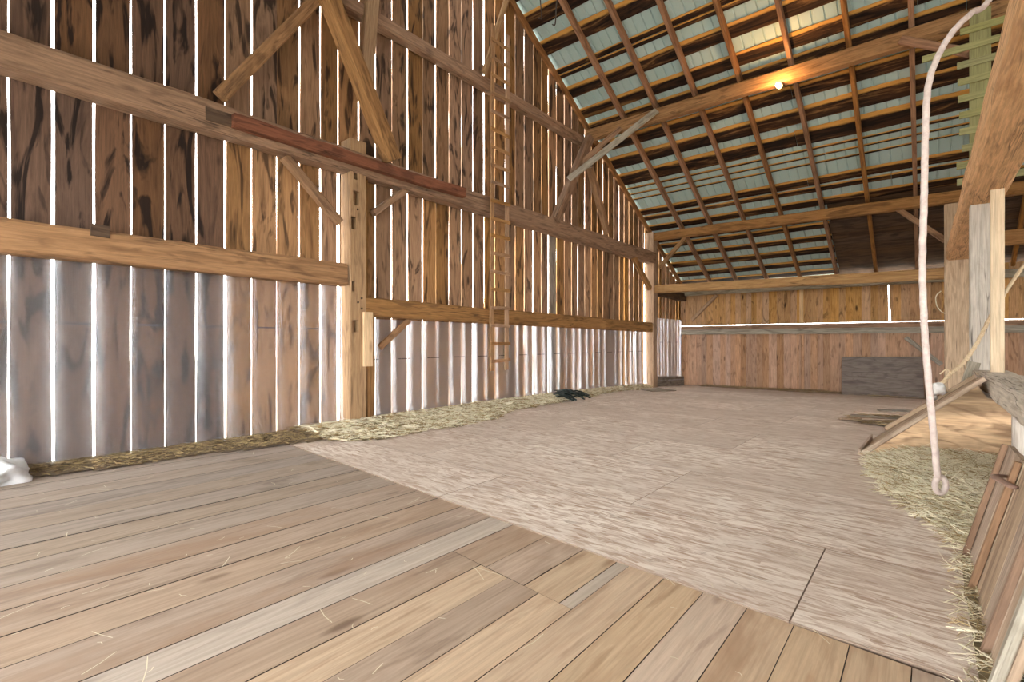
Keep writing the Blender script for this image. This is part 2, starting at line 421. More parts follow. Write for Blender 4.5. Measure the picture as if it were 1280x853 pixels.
floor = world_mesh('floor', fl_v, fl_f, M['dark'])
tag(floor, 'barn floor of wide planks and worn strand board sheets', 'floor', 'structure')

def edgeY(X): return 2.34 - 0.066 * X if X < 0 else 2.34
def plank(x0, x1, y0, y1, mat, ztop=0.0):
    g_ = 0.0007 + rnd.random() * 0.0012 + (0.0026 if x1 < -2.3 else 0)
    x0 += g_; x1 -= g_
    vs = []
    ns = 6
    sd = rnd.random() * 50
    e0 = [mnoise.noise(Vector((i * 0.8, sd, 0))) * 0.003 for i in range(ns + 1)]
    e1 = [mnoise.noise(Vector((i * 0.8, sd, 7))) * 0.003 for i in range(ns + 1)]
    dz = (rnd.random() - 0.5) * 0.002
    for z in (ztop - 0.045, ztop + dz - 0.002, ztop + dz):
        for i in range(ns + 1):
            f = i / ns
            ins = 0.0008 if z == ztop + dz else 0
            yb0 = y1(x0) if callable(y1) else y1; yb1 = y1(x1) if callable(y1) else y1
            ya0 = y0(x0) if callable(y0) else y0; ya1 = y0(x1) if callable(y0) else y0
            vs.append((x0 + e0[i] + ins, ya0 + (yb0 - ya0) * f, z)); vs.append((x1 + e1[i] - ins, ya1 + (yb1 - ya1) * f, z))
    m = 2 * (ns + 1); fs = []
    for i in range(ns):
        a = 2 * i
        fs.append((2 * m + a, 2 * m + a + 1, 2 * m + a + 3, 2 * m + a + 2))
        for lv in (0, 1):
            b = lv * m + a; c = b + m
            fs.append((b, c, c + 2, b + 2)); fs.append((b + 1, b + 3, c + 3, c + 1))
    for lv in (0, 1):
        b = lv * m; c = b + m
        fs.append((b, b + 1, c + 1, c)); fs.append((b + m - 2, c + m - 2, c + m - 1, b + m - 1))
    fm = [0 if min(f) >= 2 * m else 1 for f in fs]
    return world_mesh('plank', vs, fs, mat, floor, basis(((x0 + x1) / 2, y0((x0 + x1) / 2) if callable(y0) else y0, ztop), (0, 1, 0)), False, [mat, M['dark']], fm)

edges = [XL, -6.1, -5.75, -5.4, -5.05, -4.72, -4.38, -4.07, -3.77, -3.45, -3.15, -2.88, -2.60, -2.29, -2.08, -1.84, -1.63, -1.42, -1.22, -1.02, -0.82, -0.62, -0.43, -0.235, -0.043, 0.16, 0.38, 0.6, 0.82]
for a, b in zip(edges, edges[1:]):
    mat = M['plank_grey'] if b <= -3.4 else M['plank_pale'] if abs(a + 2.29) < 0.01 else (M['plank_tan'] if b <= -2.2 else M['plank_light'])
    ey = lambda X: edgeY(X) - 0.004
    if a > -2.1 and b < -1.2:
        plank(a, b, YB, lambda X: 1.938 - (X + 2.08) * 0.09, M['plank_light'] if rnd.random() < 0.6 else M['plank_tan'])
    else: plank(a, b, YB, ey, mat)
for a, b, k in ((-2.08, -1.80, 'plank_tan'), (-1.80, -1.52, 'plank_tan'), (-1.52, -1.295, 'plank_light'), (-1.295, -1.22, 'plank_pale')):
    plank(a, b, lambda X: 1.942 - (X + 2.08) * 0.09, lambda X: edgeY(X) - 0.004, M[k], -0.001)

def sheet(x0, x1, y0, y1, y0f=None):
    g_ = 0.0016 if y0f else 0.0004
    zt = lambda y: zf(y) + 0.006
    A = [(x0 + g_, (y0f(x0) if y0f else y0) + g_), (x1 - g_, (y0f(x1) if y0f else y0) + g_), (x1 - g_, y1 - g_), (x0 + g_, y1 - g_)]
    vs = [(x, y, zt(y) - 0.055) for x, y in A] + [(x, y, zt(y) - 0.001) for x, y in A]
    cx, cy = (x0 + x1) / 2, (y0 + y1) / 2
    vs += [(x + (0.002 if x < cx else -0.002), y + (0.002 if y < cy else -0.002), zt(y)) for x, y in A]
    fs = [(8, 9, 10, 11)]
    for lv in (0, 4):
        for j in range(4):
            k = (j + 1) % 4; fs.append((lv + j, lv + k, lv + 4 + k, lv + 4 + j))
    return world_mesh('strand_board_sheet', vs, fs, M['osb'], floor, basis((cx, cy, zt(cy)), (1, 0, 0)), False, [M['osb'], M['osb_edge']], [0] + [1] * 8)
rows = [2.34, 3.34] + [3.34 + 1.22 * i for i in range(1, 11)] + [YF]
for i, (a, b) in enumerate(zip(rows, rows[1:])):
    off = -0.45 if i == 0 else (-0.45 + (1.22 if i % 2 else 0.35))
    xs = [off + 2.44 * k for k in range(-4, 5)]
    xs = [XL] + [x for x in xs if XL + 0.2 < x < XR - 0.2] + [XR]
    for x0, x1 in zip(xs, xs[1:]):
        sheet(x0, x1, a, b, edgeY if i == 0 else None)
xs_ = [0.82 + 0.3 * k for k in range(21)]
for a, b in zip(xs_, xs_[1:]): plank(a, b, YB, 2.33, M['plank_grey'])

# ------------------------------------------------------------------ left gable wall
RA, RB = 12.13, -0.5485           # underside of the rafters: z = RA + RB * Y
YR = 6.2                          # ridge
def roofz(Y): return RA + RB * Y if Y >= YR else RA + RB * (2 * YR - Y)

wl = root('wall_left', 'gable wall of gapped vertical barn boards on hewn timbers', 'wall', (XL, 6, 0), 'structure')
gp = [10.5, 66.3, 117.7, 164, 206.3, 245.5, 281.7, 314.7, 346, 374.2, 400.6, 425.5, 449, 469.5, 490, 509.8, 528.5, 544.8, 561.4, 577, 591.4, 605.2, 618.5, 631.5, 644, 655.3, 666.5, 676.7, 685.6, 695.6, 705.2, 714.4, 722.5, 731, 739.2, 746.4, 753.7, 760.5, 767.4, 774, 780, 786.2, 792.2, 798, 803, 808.5]
GY = [oX(x, 300, XL).y for x in gp]
GY = [GY[0] - 0.305 * k for k in range(16, 0, -1)] + GY + [14.25, 14.55, 14.82, 15.05, 15.35, 15.65, 15.9, 16.14, 16.38, YF + 0.03]
dim = {346: 0.004, 528.5: 0.010, 577: 0.012}
def wall_board(y0, y1, z0, z1, g0, g1, mat, seed):
    """vertical board between two gaps; z1 may be a function of y"""
    top = z1 if callable(z1) else (lambda y: z1)
    zt = (top(y0) + top(y1)) / 2
    n = max(3, int((zt - z0) / 0.45))
    th = 0.024; xo = (rnd.random() - 0.5) * 0.008
    vs = []
    for i in range(n + 1):
        f = i / n
        for side, (yy, gg, sg) in enumerate(((y0, g0, 1), (y1, g1, -1))):
            zz = z0 + (top(yy) - z0) * f
            wob = mnoise.noise(Vector((zz * 0.55, seed * 1.7 + side * 31.0, 3.0))) * 0.010 + mnoise.noise(Vector((zz * 2.1, seed * 1.7 + side * 31.0, 8.0))) * 0.005
            e = max(0.0012, gg / 2 + wob * min(1.0, gg / 0.02))
            y = yy + sg * e
            vs.append((XL + xo, y, zz)); vs.append((XL - th + xo, y, zz))
    fs = []
    for i in range(n):
        a = 4 * i; b = a + 4
        fs += [(a, a + 2, b + 2, b), (a + 1, b + 1, b + 3, a + 3), (a, b, b + 1, a + 1), (a + 2, a + 3, b + 3, b + 2)]
    fs += [(0, 1, 3, 2), (4 * n, 4 * n + 2, 4 * n + 3, 4 * n + 1)]
    return world_mesh('board', vs, fs, mat, wl, basis((XL, (y0 + y1) / 2, z0), (0, 0, 1), (0, 1, 0)))
gaps_lo, gaps_hi = [], []
for i, y in enumerate(GY):
    b = 0.019 + rnd.random() * 0.010 + max(0, (y - 4)) * 0.0020
    gaps_lo.append(b * (0.55 + 0.6 * rnd.random())); gaps_hi.append(b * (0.65 + 0.6 * rnd.random()))
    if rnd.random() < 0.10 and y > 4: gaps_lo[-1] = 0.006
    if 13.95 < y: gaps_lo[-1] *= 0.7
i0 = 16
gaps_lo[i0 + 8] = 0.014; gaps_hi[i0 + 8] = 0.003
gaps_hi[i0 + 15] = 0.036; gaps_hi[i0 + 16] = 0.012; gaps_hi[i0 + 17] = 0.03; gaps_hi[i0 + 18] = 0.02
GY[i0 + 11] = 3.785; gaps_lo[i0 + 11] = 0.05; gaps_hi[i0 + 11] = 0.02
gaps_lo[i0 + 45] = 0.075; GY[i0 + 45] = 13.79
zmid = 3.75
for i in range(len(GY) - 1):
    y0, y1 = GY[i], GY[i + 1]
    dk = M['barn_board_dark'] if y1 < 2.5 else M['barn_board']
    if 8.7 < y0 < 9.0: lowm = M['grey_board']
    else: lowm = M['barn_board_low'] if y0 > 2.2 else dk
    wall_board(y0, y1, zf(y0) - 0.2, min(zmid, roofz(y1) + 0.12), gaps_lo[i], gaps_lo[i + 1], lowm, i)
    if roofz(y0) > zmid + 0.1 and roofz(y1) > zmid:
        wall_board(y0, y1, zmid, lambda y: roofz(y) + 0.14, gaps_hi[i], gaps_hi[i + 1], dk, i + 100)

tw, th_ = M['timber'], M['timber']
# main beam, lower rails, upper girt
mb0, mb1 = Vector((-6.30, -3.0, 3.79)), Vector((-6.30, 13.95, 3.70))
timber('main_beam', mb0, mb1, 0.27, 0.33, M['timber'], wl, jit=0.02, seg=0.6)
timber('lower_rail', (-6.31, -2.4, 2.14), (-6.31, 3.78, 2.15), 0.24, 0.31, M['timber'], wl, jit=0.012)
timber('lower_rail', (-6.31, 4.02, 1.715), (-6.31, 13.8, 1.64), 0.22, 0.28, M['timber'], wl, jit=0.012)
timber('upper_girt', (-6.34, 2.6, 6.03), (-6.34, 10.25, 6.02), 0.18, 0.20, M['timber'], wl, jit=0.012)
timber('corner_girt', (-6.34, 14.2, 2.78), (-6.34, YF, 2.72), 0.2, 0.26, M['timber_dark'], wl, jit=0.01)
timber('sill_plank', (-6.36, 14.2, 0.0), (-6.36, YF, -0.12), 0.06, 0.32, M['grey_board'], wl, jit=0.004)
timber('splice_timber', oX(291, 152, -6.11), oX(580, 242, -6.11), 0.11, 0.15, M['timber_red'], wl, jit=0.02, seg=0.3)
a_, b_ = oX(256, 142, -6.18), oX(290, 152, -6.18)
timber('shade_pocket_block', a_, b_, 0.07, 0.15, M['timber_dark'], wl, jit=0.004)  # dark block in place of the shade inside an open pocket
timber('shade_notch_block', oX(113, 287, -6.205), oX(137, 291, -6.205), 0.05, 0.12, M['timber_dark'], wl, jit=0.004)  # dark inset block painted in for a shaded notch in the rail

def pocket_post(name, x0, x1, y0, y1, z0, z1, pockets, mat, parent):
    """vertical post whose +X face carries cut mortise pockets (ya, yb, za, zb, depth)"""
    ys_ = sorted({y0, y1, *[p[0] for p in pockets], *[p[1] for p in pockets]})
    zs_ = sorted({z0, z1, *[p[2] for p in pockets], *[p[3] for p in pockets]})
    vs, fs = [], []
    def quad(a, b, c, d):
        k = len(vs); vs.extend((a, b, c, d)); fs.append((k, k + 1, k + 2, k + 3))
    for ya, yb in zip(ys_, ys_[1:]):
        for za, zb in zip(zs_, zs_[1:]):
            cy, cz = (ya + yb) / 2, (za + zb) / 2
            dep = 0
            for p in pockets:
                if p[0] < cy < p[1] and p[2] < cz < p[3]: dep = p[4]
            X = x1 - dep
            quad((X, ya, za), (X, yb, za), (X, yb, zb), (X, ya, zb))
    for p in pockets:
        ya, yb, za, zb, dp = p; X = x1 - dp
        quad((X, ya, za), (x1, ya, za), (x1, ya, zb), (X, ya, zb)); quad((x1, yb, za), (X, yb, za), (X, yb, zb), (x1, yb, zb))
        quad((X, ya, za), (X, yb, za), (x1, yb, za), (x1, ya, za)); quad((x1, ya, zb), (x1, yb, zb), (X, yb, zb), (X, ya, zb))
    quad((x0, y1, z0), (x0, y0, z0), (x0, y0, z1), (x0, y1, z1))
    quad((x0, y0, z0), (x1, y0, z0), (x1, y0, z1), (x0, y0, z1)); quad((x1, y1, z0), (x0, y1, z0), (x0, y1, z1), (x1, y1, z1))
    quad((x0, y0, z1), (x1, y0, z1), (x1, y1, z1), (x0, y1, z1)); quad((x0, y0, z0), (x0, y1, z0), (x1, y1, z0), (x1, y0, z0))
    return world_mesh(name, vs, fs, mat, parent, basis(((x0 + x1) / 2, (y0 + y1) / 2, z0), (0, 0, 1), (0, 1, 0)))
pk = []
for px, py, hw, hh in ((444.7, 217, 2.2, 7), (445.6, 248, 4, 8), (442, 279, 3.2, 7), (442, 358, 2.2, 6), (444, 408, 4, 7.5)):
    p = oX(px, py, -6.19); q = oX(px + hw, py - hh, -6.19); dy, dz = abs(q.y - p.y), abs(q.z - p.z)
    pk.append((p.y - dy, p.y + dy, p.z - dz, p.z + dz, 0.11))
post1 = pocket_post('post', -6.44, -6.19, 3.82, 4.07, -0.05, 4.08, pk, M['timber_pale'], wl)
pocket_post('post', -6.44, -6.19, 13.82, 14.10, -0.25, 4.46, [], M['timber_pale'], wl)
timber('post', (-6.33, -1.9, -0.05), (-6.33, -1.9, 4.0), 0.24, 0.24, M['timber'], wl, (0, 1, 0))
for px, py in ((447.5, 378), (452, 373), (452, 386), (447, 262)):
    p = oX(px, py, -6.19)
    lathe('peg', [(0, 0.016), (0.010, 0.014)], p, (1, 0, 0), M['timber_dark'], post1, 10)
# nailer, yellow board and rough stud beside the post
box('nailer', (-6.42, 4.075, 1.85), (-6.30, 4.17, 3.6), M['timber'], wl, 'Z')
p, q = oX(455, 390, -6.15), oX(466, 458, -6.15)
box('yellow_board', (-6.185, p.y, q.z), (-6.145, q.y, p.z), M['lumber'], wl, 'Z')
timber('stud', (-6.3, 4.19, -0.05), (-6.3, 4.19, 1.58), 0.1, 0.11, M['timber'], wl, (0, 1, 0), jit=0.01)
# braces and struts, all hung on the gable frame
def br(a, b, X, wid, dep, mat='timber', X2=None, name='brace', ext0=0.0, ext1=0.0):
    p, q = oX(*a, X), oX(*b, X2 if X2 is not None else X)
    d = (q - p).normalized()
    return timber(name, p - d * ext0, q + d * ext1, wid, dep, M[mat], wl, hint=(1, 0, 0), jit=0.006)
br((355, 196), (424, 279), -6.30, 0.12, 0.10)
br((275, 120), (398, -3), -6.22, 0.15, 0.12, ext1=1.2)
br((413, 2), (489, 197), -6.08, 0.24, 0.22, 'timber', ext1=0.05, ext0=1.4, name='strut')
br((465, 0), (456, 105), -6.22, 0.20, 0.12, 'timber_pale', ext0=1.0, name='strut')
br((466, 267), (509, 237), -6.30, 0.10, 0.10)
br((474, 435), (511, 400), -6.40, 0.10, 0.06)
br((792, 322), (812, 361), -6.24, 0.14, 0.12)
br((733, 182), (694, 276), -6.16, 0.20, 0.18, 'timber', ext0=0.25, name='strut')
br((737, 210), (759, 292), -6.24, 0.16, 0.14, name='strut')
br((633, 0), (605, 91), -6.14, 0.10, 0.05, 'timber_pale', ext0=0.6)
# end rafters of the gable
def rafter(X, y0, y1, mat, parent, wid=0.07, dep=0.15, name='rafter', dz=0.0):
    s = Vector((0, 1, RB)).normalized(); nrm = Vector((0, -RB, 1)).normalized()
    c = nrm * (dep / 2)
    return timber(name, Vector((X, y0, RA + RB * y0 + dz)) + c, Vector((X, y1, RA + RB * y1 + dz)) + c, wid, dep, mat, parent, hint=nrm, jit=0.004, seg=1.2)

# ------------------------------------------------------------------ far eave wall
wf = root('wall_far', 'far eave wall of brown vertical boards with a pale girt', 'wall', (0, YF, 0), 'structure')
x = XL; k = 0
xs_far = [XL]
while xs_far[-1] < XR - 0.3: xs_far.append(xs_far[-1] + 0.14 + rnd.random() * 0.08)
zg = 1.745
for x0, x1 in zip(xs_far, xs_far[1:]):
    for lo, hi, mk in ((zg + 0.009, 3.1, 'far_upper'), (-0.5, zg - 0.005, 'far_lower')):
        g_ = -0.003
        dy = (0.0 if len(wf.children) % 4 < 2 else 0.0265) + rnd.random() * 0.0015
        sl = (rnd.random() - 0.5) * 0.004
        vs = []
        for z in (lo, hi):
            for xx, sg in ((x0 + g_, 1), (x1 - g_ - abs(sl), -1)):
                vs += [(xx + sl * (z > lo), YF + dy, z), (xx + sl * (z > lo), YF + dy + 0.024, z)]
        fs = [(0, 2, 6, 4), (1, 5, 7, 3), (0, 4, 5, 1), (2, 3, 7, 6), (0, 1, 3, 2), (4, 6, 7, 5)]
        if mk == 'far_upper' and x0 < -0.79 < x1:            # the split that lets the light in
            vs = [(v[0] if v[0] < -0.8 else -0.815 + (0.03 if v[2] < 2.2 else 0.0), v[1], v[2]) for v in vs]
            world_mesh('board', vs, fs, M[mk], wf, basis(((x0 + x1) / 2, YF, lo), (0, 0, 1), (0, 1, 0)))
            a = -0.77
            vs2 = [(a + 0.028 if z < 2 else a - 0.04, YF + dyy, z) if c == 0 else (x1 - g_, YF + dyy, z) for z in (lo, hi) for c in (0, 1) for dyy in (0, 0.024)]
            world_mesh('board', vs2, fs, M[mk], wf, basis((a, YF, lo), (0, 0, 1), (0, 1, 0)))
            continue
        world_mesh('board', vs, fs, M[mk], wf, basis(((x0 + x1) / 2, YF, lo), (0, 0, 1), (0, 1, 0)))
timber('girt', (XL, YF - 0.05, zg - 0.10), (XR, YF - 0.05, zg - 0.12), 0.08, 0.13, M['timber'], wf, jit=0.004)
timber('girt_board', (XL, YF - 0.115, 1.54), (XR, YF - 0.115, 1.49), 0.04, 0.16, M['timber_grey'], wf, jit=0.006, seg=0.4)
timber('eave_plate', (XL, YF - 0.1, 2.86), (XR, YF - 0.1, 2.80), 0.18, 0.2, M['timber_grey'], wf, jit=0.008)
timber('batten', (oY(1002, 368, YF - 0.03).x, YF - 0.05, zg), (oY(1002, 368, YF - 0.03).x, YF - 0.05, 2.75), 0.10, 0.06, M['lumber'], wf, (0, 1, 0))
timber('batten', (oY(1000, 450, YF - 0.03).x, YF - 0.03, -0.3), (oY(1000, 450, YF - 0.03).x, YF - 0.03, 1.42), 0.05, 0.03, M['far_lower'], wf, (0, 1, 0))
timber('batten', (oY(976, 450, YF - 0.03).x, YF - 0.03, -0.3), (oY(976, 450, YF - 0.03).x, YF - 0.03, 1.42), 0.05, 0.03, M['far_lower'], wf, (0, 1, 0))
timber('brace', oY(865, 400, YF - 0.2), oY(896, 369, YF - 0.2), 0.1, 0.08, M['timber_pale'], wf, (0, 1, 0))
timber('brace', oY(1132, 422, YF - 0.2), oY(1177, 456, YF - 0.2), 0.1, 0.08, M['timber_grey'], wf, (0, 1, 0))

# ------------------------------------------------------------------ unseen gable wall added to cut side light, gapped for fill
wr = root('wall_right', 'unseen gapped board gable wall beyond the mow, added to limit side light', 'wall', (XR, 6, 0), 'structure')
y = YB
while y < YF:
    y1 = min(y + 0.30, YF)
    vs = [(XR + dx, yy, zz) for zz0 in (0, 1) for yy in (y + 0.016, y1 - 0.016) for dx in (0, 0.024) for zz in ((-0.3 if zz0 == 0 else roofz(yy) + 0.14),)]
    world_mesh('board', vs, [(0, 2, 6, 4), (1, 5, 7, 3), (0, 4, 5, 1), (2, 3, 7, 6), (0, 1, 3, 2), (4, 6, 7, 5)], M['barn_board'], wr, basis((XR, y, 0), (0, 0, 1), (0, 1, 0)))
    y = y1

# ------------------------------------------------------------------ roof
ce = root('ceiling', 'roof of rafters, dark slab boards and pale metal sheets', 'roof', (0, 10, 6.6), 'structure')
EAVE = YF + 0.35
for X in (-6.40, -5.43, -4.63, -3.76, -2.87, -1.96, -1.06, -0.20, 0.68, 1.56, 2.44, 3.32, 4.2, 5.1, 6.0, 6.9):
    rafter(X, YR, EAVE, M['rafter'], ce, 0.075 if X > -6 else 0.06, 0.16)
    nr = Vector((0, -RB, 1)).normalized()
    p0, p1 = Vector((X, YR, roofz(YR) + 0.09)), Vector((X, YB, roofz(YB) + 0.09))
    timber('rafter', p0, p1, 0.075, 0.16, M['rafter'], ce, hint=(0, 0, 1), jit=0.004, seg=1.2)
sheath = [(6.3, 6.6), (6.85, 7.1), (7.35, 7.6), (7.84, 8.14), (8.40, 8.70), (9.02, 9.13), (9.145, 9.23), (9.44, 9.72), (10.0, 10.24), (10.38, 10.62), (10.66, 10.80), (10.93, 11.22), (11.42, 11.76), (11.94, 12.30),
          (12.42, 12.47), (12.62, 12.66), (12.80, 12.84), (13.20, 13.42), (13.48, 13.62), (13.84, 14.06), (14.30, 14.56), (14.62, 14.82), (15.06, 15.26), (15.5, 15.74), (15.98, 16.2), (16.4, 16.6), (16.7, 16.92)]
nrm = Vector((0, -RB, 1)).normalized(); sl = Vector((0, 1, RB)).normalized()
def slab(x0, x1, ya, yb, mat=None, name='slab_board', dz=0.0):
    L = x1 - x0; n = max(2, int(L / 0.5)); vs, fs = [], []; sd = rnd.random() * 90
    for i in range(n + 1):
        X = x0 + L * i / n
        wa = mnoise.noise(Vector((X * 0.6, sd, 0))) * 0.03; wb = mnoise.noise(Vector((X * 0.6, sd, 5))) * 0.03
        if yb - ya < 0.1: wa *= 0.3; wb = wa
        for Y, dn in ((ya + wa, 0), (yb + wb, 0), (yb + wb, 0.024), (ya + wa, 0.024)):
            vs.append(Vector((X, Y, RA + RB * Y)) + nrm * (0.163 + dn + dz))
    for i in range(n):
        a = 4 * i; b = a + 4
        for j in range(4):
            k = (j + 1) % 4; fs.append((a + j, b + j, b + k, a + k))
    fs += [(0, 1, 2, 3), (4 * n, 4 * n + 3, 4 * n + 2, 4 * n + 1)]
    m4 = Matrix.Identity(4); yv = sl; zv = nrm
    o = Vector((x0, (ya + yb) / 2, RA + RB * (ya + yb) / 2)) + nrm * 0.163
    for i in range(3): m4[i][0], m4[i][1], m4[i][2], m4[i][3] = (1, 0, 0)[i], yv[i], zv[i], o[i]
    return world_mesh(name, vs, fs, mat or M['sheath'], ce, m4)
for ya, yb in sheath:
    low = ya > 14.2
    cut = -1.9 if low else -2.2 + rnd.random() * 3.6
    slab(XL - 0.02, cut - 0.004, ya, yb); slab(cut + 0.004, XR, ya + (rnd.random() - 0.5) * 0.02, yb + (rnd.random() - 0.5) * 0.02, M['timber_dark'] if low else None)
for (ya, yb), (yc, yd) in zip(sheath[19:], sheath[20:]):          # close boarding at the right of the lowest bay
    slab(-1.95 + rnd.random() * 0.1, 2.5, yb + 0.004, yc - 0.004, M['timber_dark'])
slab(-0.05, 2.2, 10.68, 11.1, dz=0.026); slab(0.1, 2.2, 11.24, 11.42)

def metal_sheet(x0, wdt, y0, y1, front=True):
    prof = []
    nr_ = 5; pitch = wdt / nr_
    for k in range(nr_):
        b = x0 + k * pitch
        prof += [(b, 0), (b + pitch * 0.80, 0), (b + pitch * 0.86, 0.02), (b + pitch * 0.93, 0.02), (b + pitch * 0.99, 0.0)]
    prof.append((x0 + wdt + 0.005, 0))
    vs, fs = [], []
    for Y in (y0, y1):
        for dn in (0.0, 0.002):
            for X, hgt in prof:
                base = Vector((X, Y, roofz(Y)))
                nn = nrm if front else Vector((0, RB, 1)).normalized()
                vs.append(base + nn * (0.19 + hgt + dn))
    m = len(prof)
    for i in range(m - 1):
        fs.append((i, 2 * m + i, 2 * m + i + 1, i + 1)); fs.append((m + i, m + i + 1, 3 * m + i + 1, 3 * m + i))
    fs += [tuple(list(range(m)) + list(range(2 * m - 1, m - 1, -1))), tuple(list(range(3 * m - 1, 2 * m - 1, -1)) + list(range(3 * m, 4 * m)))]
    return world_mesh('metal_sheet', vs, fs, M['metal'], ce, basis(vs[0], (1, 0, 0)))
x = XL - 0.2
while x < XR:
    metal_sheet(x, 0.95, YR, EAVE + 0.1); metal_sheet(x, 0.95, YR, YB - 0.2, False); x += 0.95

# ------------------------------------------------------------------ inner timber frame
tf = root('timber_frame', 'inner barn frame of purlin beams, swing beam and posts', 'timber frame', (0.5, 14, 0), 'structure')
pa, pb = oY(736, 168, 10.30), oY(1139, 45, 10.30)
d = (pb - pa).normalized()
ub0 = Vector((-6.30, 10.32, 6.19)); ub1 = Vector((XR, 10.32, 6.12))
timber('purlin_beam', ub0, ub1, 0.20, 0.26, M['timber'], tf, jit=0.012)
timber('purlin_beam', (-6.42, 13.96, 4.33), (XR, 13.96, 4.20), 0.20, 0.24, M['timber'], tf, jit=0.012)
timber('tie_beam', (-6.2, 14.0, 2.78), (0.32, 14.0, 2.66), 0.2, 0.23, M['timber_pale'], tf, jit=0.012)
timber('tie_beam', (0.65, 14.0, 3.29), (XR, 14.0, 3.31), 0.2, 0.30, M['timber'], tf, jit=0.012)
timber('post', (0.49, 14.02, -0.25), (0.49, 14.02, 4.12), 0.42, 0.30, M['timber_tan'], tf, (0, 1, 0), cham=0.05, jit=0.008)
timber('brace', oY(824, 335, 14.0), oY(857, 297, 14.0), 0.11, 0.10, M['timber_pale'], tf, (0, 1, 0))
timber('brace', oY(1120, 260, 14.0), oY(1182, 301, 14.0), 0.11, 0.10, M['timber'], tf, (0, 1, 0))
timber('swing_beam', (0.585, -2.6, 3.10), (0.505, 14.2, 3.08), 0.38, 0.30, M['timber_swing'], tf, jit=0.014, seg=0.45, cham=0.12)
timber('post', (0.50, -2.3, -0.05), (0.50, -2.3, 2.95), 0.3, 0.3, M['timber_pale'], tf, (0, 1, 0))
timber('post', (0.515, 8.62, -0.06), (0.515, 8.62, 2.96), 0.20, 0.2, M['white_post'], tf, (0, 1, 0), cham=0.05, jit=0.006)
timber('stud', (0.612, 7.86, 0.84), (0.612, 7.86, 2.95), 0.115, 0.05, M['stud'], tf, (0, 1, 0), cham=0.04, jit=0.0)
# pale knee boards from the gable strut to the upper purlin beam
timber('knee_board', oX(711, 224, -5.98), oY(821, 138, 10.18), 0.15, 0.035, M['timber_grey'], tf, (0, 1, 0), jit=0.003)
timber('knee_board', oX(727, 203, -6.10), oY(776, 160, 10.19), 0.13, 0.035, M['timber'], tf, (0, 1, 0), jit=0.003)
timber('stub_brace', oY(1127, 50, 10.17), oY(1212, 66, 9.86), 0.10, 0.12, M['rafter'], tf, jit=0.003)
timber('foot_brace', (0.30, 8.55, 0.30), (0.46, 8.55, 0.95), 0.12, 0.1, M['timber_grey'], tf, (0, 1, 0))

# ------------------------------------------------------------------ half wall with the low beam
hw = root('half_wall', 'low mow rail of a worn beam on short studs', 'half wall', (0.6, 4, 0), 'structure')
timber('top_beam', (0.595, 8.5, 0.765), (0.595, -1.6, 0.85), 0.33, 0.17, M['white_post'], hw, jit=0.02, seg=0.35, cham=0.08)
for Y, m_ in ((5.05, 'white_post'), (2.2, 'white_post'), (-1.0, 'white_post')):
    timber('stud', (0.55, Y, -0.045), (0.55, Y, 0.71), 0.16, 0.10, M[m_], hw, (0, 1, 0), jit=0.004)
timber('inner_rail', (0.42, 3.6, 0.52), (0.42, 1.2, 0.52), 0.06, 0.12, M['timber_dark'], hw, jit=0.004)
box('kick_board', (0.62, -1.2, 0.01), (0.65, 8.4, 0.45), M['old_panel'], hw, 'Y')

# ------------------------------------------------------------------ plastic sheeting
def plastic(name, label, y0, y1, z0, z1, zprint, seed, amp=1.0, ny=110, nz=44, off=0.055, bil=0.0, group=None, mat='plastic'):
    vs, fs = [], []
    for i in range(ny + 1):
        for j in range(nz + 1):
            Y = y0 + (y1 - y0) * i / ny
            zb = zf(Y) + z0
            Z = zb + (z1 - zb) * j / nz
            q = Vector((Y * 1.1, Z * 0.6, seed))
            d = off + 0.014 * amp * mnoise.noise(q) + 0.012 * amp * mnoise.noise(Vector((Y * 4.2 + 0.8 * mnoise.noise(q * 2), Z * 1.1, seed + 5)))
            d += 0.004 * amp * mnoise.noise(Vector((Y * 8, Z * 3, seed + 11)))
            d += bil * (1 - j / nz) ** 1.3 * (0.6 + 0.4 * mnoise.noise(Vector((Y * 0.8, 0.3, seed + 2))))
            if j == nz: d = min(d, 0.05)
            d = 0.026 + 0.5 * ((d - 0.026) + math.sqrt((d - 0.026) ** 2 + 0.0004))
            if j < 3: d += 0.02 * (3 - j)
            vs.append((XL + 0.006 + d, Y, Z))
    for i in range(ny):
        for j in range(nz):
            a = i * (nz + 1) + j; fs.append((a, a + nz + 1, a + nz + 2, a + 1))
    o = world_mesh(name, vs, fs, M[mat], None, basis((XL + 0.05, (y0 + y1) / 2, zprint), (0, 0, 1), (0, 1, 0)), True)
    tag(o, label, 'plastic sheet', group=group); return o
plastic('plastic_sheet', 'wide cloudy plastic sheet hung below the rail in the bay before the mortised post', -2.2, 3.80, 0.03, 2.0, oX(150, 406, XL).z, 1.0, 0.9, 150, 40, 0.055, 0.08)
plastic('plastic_sheet', 'long cloudy plastic sheet stapled below the rail behind the ladder foot', 4.25, 13.80, 0.03, 1.55, oX(545, 447, XL).z, 4.0, 0.8, 220, 36, 0.036, 0.02, mat='plastic_milky')
plastic('plastic_sheet', 'small crumpled plastic sheet on the narrow bay next to the far wall', 14.12, 16.56, 0.18, 1.95, 1.2, 8.0, 1.3, 70, 36, 0.06, mat='plastic_milky')

